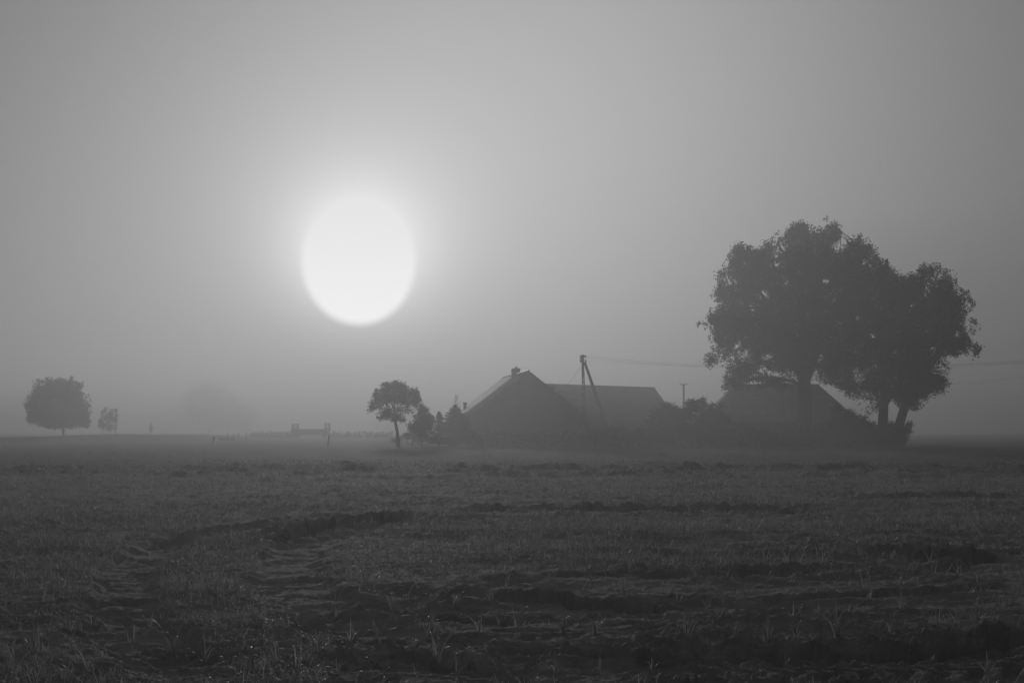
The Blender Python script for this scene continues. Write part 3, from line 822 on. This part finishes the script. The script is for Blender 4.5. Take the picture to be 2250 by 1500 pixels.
# far crossarm pole
D2 = 235.0
b = at(1503, 968, D2); b[2] = gz(b[0], b[1])
fp = empty('crossarm_pole', b, 'faint distant T shaped pole beyond the gap right of the barn', 'utility pole')
mb = MB(b); t = at(1502, 843, D2); mb.tube([b - (0, 0, .3), t], [.22, .15], 8); mb.build('pole', M_PLANK, fp)
mb = MB(b); mb.box(t - (0, 0, .12), (1.2, .12, .14)); mb.build('crossarm', M_PLANK, fp)
for dx in (-.5, .5):
    mb = MB(b); c = t + np.array((dx, 0, 0)); mb.tube([c - (0, 0, .05), c + (0, 0, .08), c + (0, 0, .2)], [.06, .08, .04], 6); mb.build('insulator', M_PORC, fp)
wire('power_cable', 'far faint cable running level from the distant T shaped pole to the right', [t + np.array((.5, 0, .12)), E(2500, 792, 128)], sag=2.0, r=0.007)

# ------------------------------------------------------------------ left background
rl = np.random.default_rng(5)
lobL = [(98, 860, 30, 26), (130, 855, 34, 22), (165, 862, 26, 24), (90, 890, 30, 26), (130, 890, 44, 40), (172, 892, 24, 30), (80, 885, 20, 18), (95, 918, 26, 20), (130, 922, 44, 18), (168, 920, 22, 18), (184, 922, 14, 16), (74, 915, 14, 18), (60, 892, 8, 10), (145, 935, 32, 6), (105, 935, 24, 6), (186, 900, 12, 18),
        (98, 834, 4, 8), (112, 838, 4, 7), (125, 838, 4, 7), (138, 838, 5, 6), (168, 836, 4, 9), (180, 845, 5, 6), (70, 862, 4, 6), (150, 842, 8, 6)]
lobL = [(130 + (a - 130) * 0.93, b, c * 0.95, d) for a, b, c, d in lobL]
tree('round_tree', 'dense round clipped looking tree on a short trunk at far left', 'tree', 232, lobL,
     [[(139, 962, 6), (139, 945, 5.5), (138, 920, 4), (136, 880, 2)]], 4.0, 0.22, 0.15, 20, 0.30, 91, up=0.6)
shrub('shrub', 'faint open shrub close right of the dense round tree', 265, [(232, 925, 18, 18), (245, 910, 10, 14), (228, 905, 8, 8), (252, 900, 4, 7), (222, 932, 10, 10), (240, 938, 22, 8), (233, 898, 3, 6), (256, 920, 6, 14)], (236, 956), 93, leaf=.13, crad=.3, per=.26)
shrub('shrub', 'tiny lone shrub on the far left bank', 300, [(333, 937, 5, 8), (331, 945, 4, 5)], (332, 955), 97, leaf=.12, crad=.25, per=.35, stems=3)
shrub('scrub_row', 'low ragged scrub left of the farm wagon', 296, [(556 + 8 * k, 958 - 3 * math.sin(k * 2.3) ** 2, 9, 8 + (k % 3)) for k in range(12)], (600, 968), 99, 'scrub', leaf=.13, crad=.28, per=.3)
shrub('scrub_row', 'low ragged scrub between the farm wagon and the round headed tree', 296, [(730 + 8 * k, 958 - 3 * math.sin(k * 1.9) ** 2, 9, 8 + (k % 3) * .8) for k in range(17)], (800, 968), 101, 'scrub', leaf=.13, crad=.28, per=.3)
shrub('scrub_row', 'low dark scrub behind the trunk of the small round headed tree', 170, [(890, 958, 12, 6), (905, 955, 14, 8), (925, 962, 20, 10), (948, 968, 16, 8), (870, 966, 14, 5)], (905, 974), 103, 'scrub', leaf=.12, crad=.25, per=.25)
# far ghost trees
tree('far_tree', 'barely visible tall tree lost in the fog at left', 'tree', 720, [(460, 856, 44, 26), (450, 880, 44, 34), (485, 885, 30, 34), (465, 915, 46, 26), (430, 905, 22, 20)],
     [[(462, 956, 7), (462, 920, 5), (460, 870, 3)]], 10, 0.09, 0.5, 16, 1.4, 105)
tree('far_tree', 'barely visible lower tree merging with the tall one in the fog', 'tree', 715, [(515, 895, 28, 24), (530, 915, 28, 26), (500, 925, 30, 20), (545, 935, 16, 14)],
     [[(522, 957, 6), (522, 930, 5), (520, 900, 3)]], 10, 0.09, 0.5, 16, 1.4, 107)

# farm wagon with end racks
D = 296.0; s = D / F
b = at(683, 962, D); b[2] = gz(b[0], b[1])
wg = empty('farm_wagon', b, 'flat farm wagon with upright end racks standing far off in the fog', 'wagon')
x0, x1 = at(641, 0, D)[0], at(724, 0, D)[0]; zt = at(0, 942, D)[2]
mb = MB(b); mb.box(((x0 + x1) / 2, D, zt - .60), (x1 - x0, 2.2, 1.2)); mb.build('bed', M_PLANK, wg)
for (xa, xb, py) in ((643, 655, 931), (714.5, 724.5, 929)):
    ztop = at(0, py, D)[2]; xl = at(xa, 0, D)[0]; xr = at(xb, 0, D)[0]
    mb = MB(b)
    for yy in (-1.05, 0, 1.05):
        for xx in (xl + .05, xr - .05): mb.box((xx, D + yy, (zt + ztop) / 2 - .1), (.1, .1, ztop - zt + .2))
    for z in np.linspace(zt + .12, ztop - .06, 4):
        for xx in (xl, xr): mb.box((xx, D, z), (.05, 2.3, .17))
        for yy in (-1.13, 1.13): mb.box(((xl + xr) / 2, D + yy, z), (xr - xl, .05, .17))
    mb.build('end_rack', M_PLANK, wg)
for xw in (x0 + 1.1, x1 - 1.1):
    for yy in (-.95, .95):
        mb = MB(b); c = np.array((xw, D + yy, b[2] + .42)); mb.tube([c - (0, .11, 0), c - (0, .09, 0), c + (0, .09, 0), c + (0, .11, 0)], [.34, .42, .42, .34], 18)
        mb.build('wheel', M_RUBBER, wg)
mb = MB(b); mb.box(((x0 + x1) / 2, D, b[2] + .5), (x1 - x0 - 1, .2, .16)); mb.build('axle_beam', M_WIRE, wg)

# posts
def post(px, py0, py1, D, lean, label):
    b = at(px, py1, D); b[2] = gz(b[0], b[1])
    h = at(px, py0, D)[2] - b[2]
    mb = MB(b); mb.tube([b - (0, 0, .2), b + (lean * .5, 0, h * .5), b + (lean, 0, h)], [.07, .065, .055], 7)
    o = mb.build('fence_post', M_PLANK); o.location = b
    tag(o, label, 'post', 'old fence posts in the field')
post(466, 958, 978, 152, .22, 'leaning wooden post at the left of the row, beside the trough')
post(500, 951, 965, 215, .0, 'thin post directly behind the low trough')
post(514, 952, 966, 215, .03, 'thin post just behind the right end of the low trough')
post(525, 951, 966, 215, -.03, 'thin post second to the right of the low trough')
post(541, 949, 966, 215, .02, 'thin post nearest the ragged scrub, right of the trough')
post(720, 955, 981, 140, .15, 'lone post in the field below the right end of the farm wagon')
# trough
D = 225.0; b = at(497, 974, D); b[2] = gz(b[0], b[1])
tr = empty('water_trough', b, 'low long water trough lying between the leaning post and the thin posts', 'trough')
w = 34 * D / F; zt = at(0, 964, D)[2] - b[2]
mb = MB(b)
h2 = max(.35, zt)
for (c, sz) in (((0, -.35, h2 * .55), (w, .07, h2 * .9)), ((0, .35, h2 * .55), (w, .07, h2 * .9)), ((-w / 2 + .04, 0, h2 * .55), (.07, .63, h2 * .9)), ((w / 2 - .04, 0, h2 * .55), (.07, .63, h2 * .9)), ((0, 0, h2 * .2), (w - .15, .63, .06))):
    mb.box(b + np.array(c), sz)
mb.build('basin', M_CONC, tr)
for sx in (-.4, .4):
    mb = MB(b); mb.box(b + np.array((sx * w, 0, .02)), (.16, .7, .16)); mb.build('foot', M_CONC, tr)

# ------------------------------------------------------------------ fog
hz = bpy.data.materials.new('haze'); hz.use_nodes = True
t = hz.node_tree
for n in list(t.nodes): t.nodes.remove(n)
o = t.nodes.new('ShaderNodeOutputMaterial'); v = t.nodes.new('ShaderNodeVolumePrincipled')
v.inputs['Color'].default_value = (0.42, 0.42, 0.42, 1)
v.inputs['Density'].default_value = HAZE_DENSITY
v.inputs['Anisotropy'].default_value = HAZE_ANISO
t.links.new(v.outputs[0], o.inputs['Volume'])
mb = MB((0, 0, 0)); mb.box((0, 0, 14.1), (3000, 3000, 32.4))
haze = mb.build('haze', hz); haze['kind'] = 'stuff'
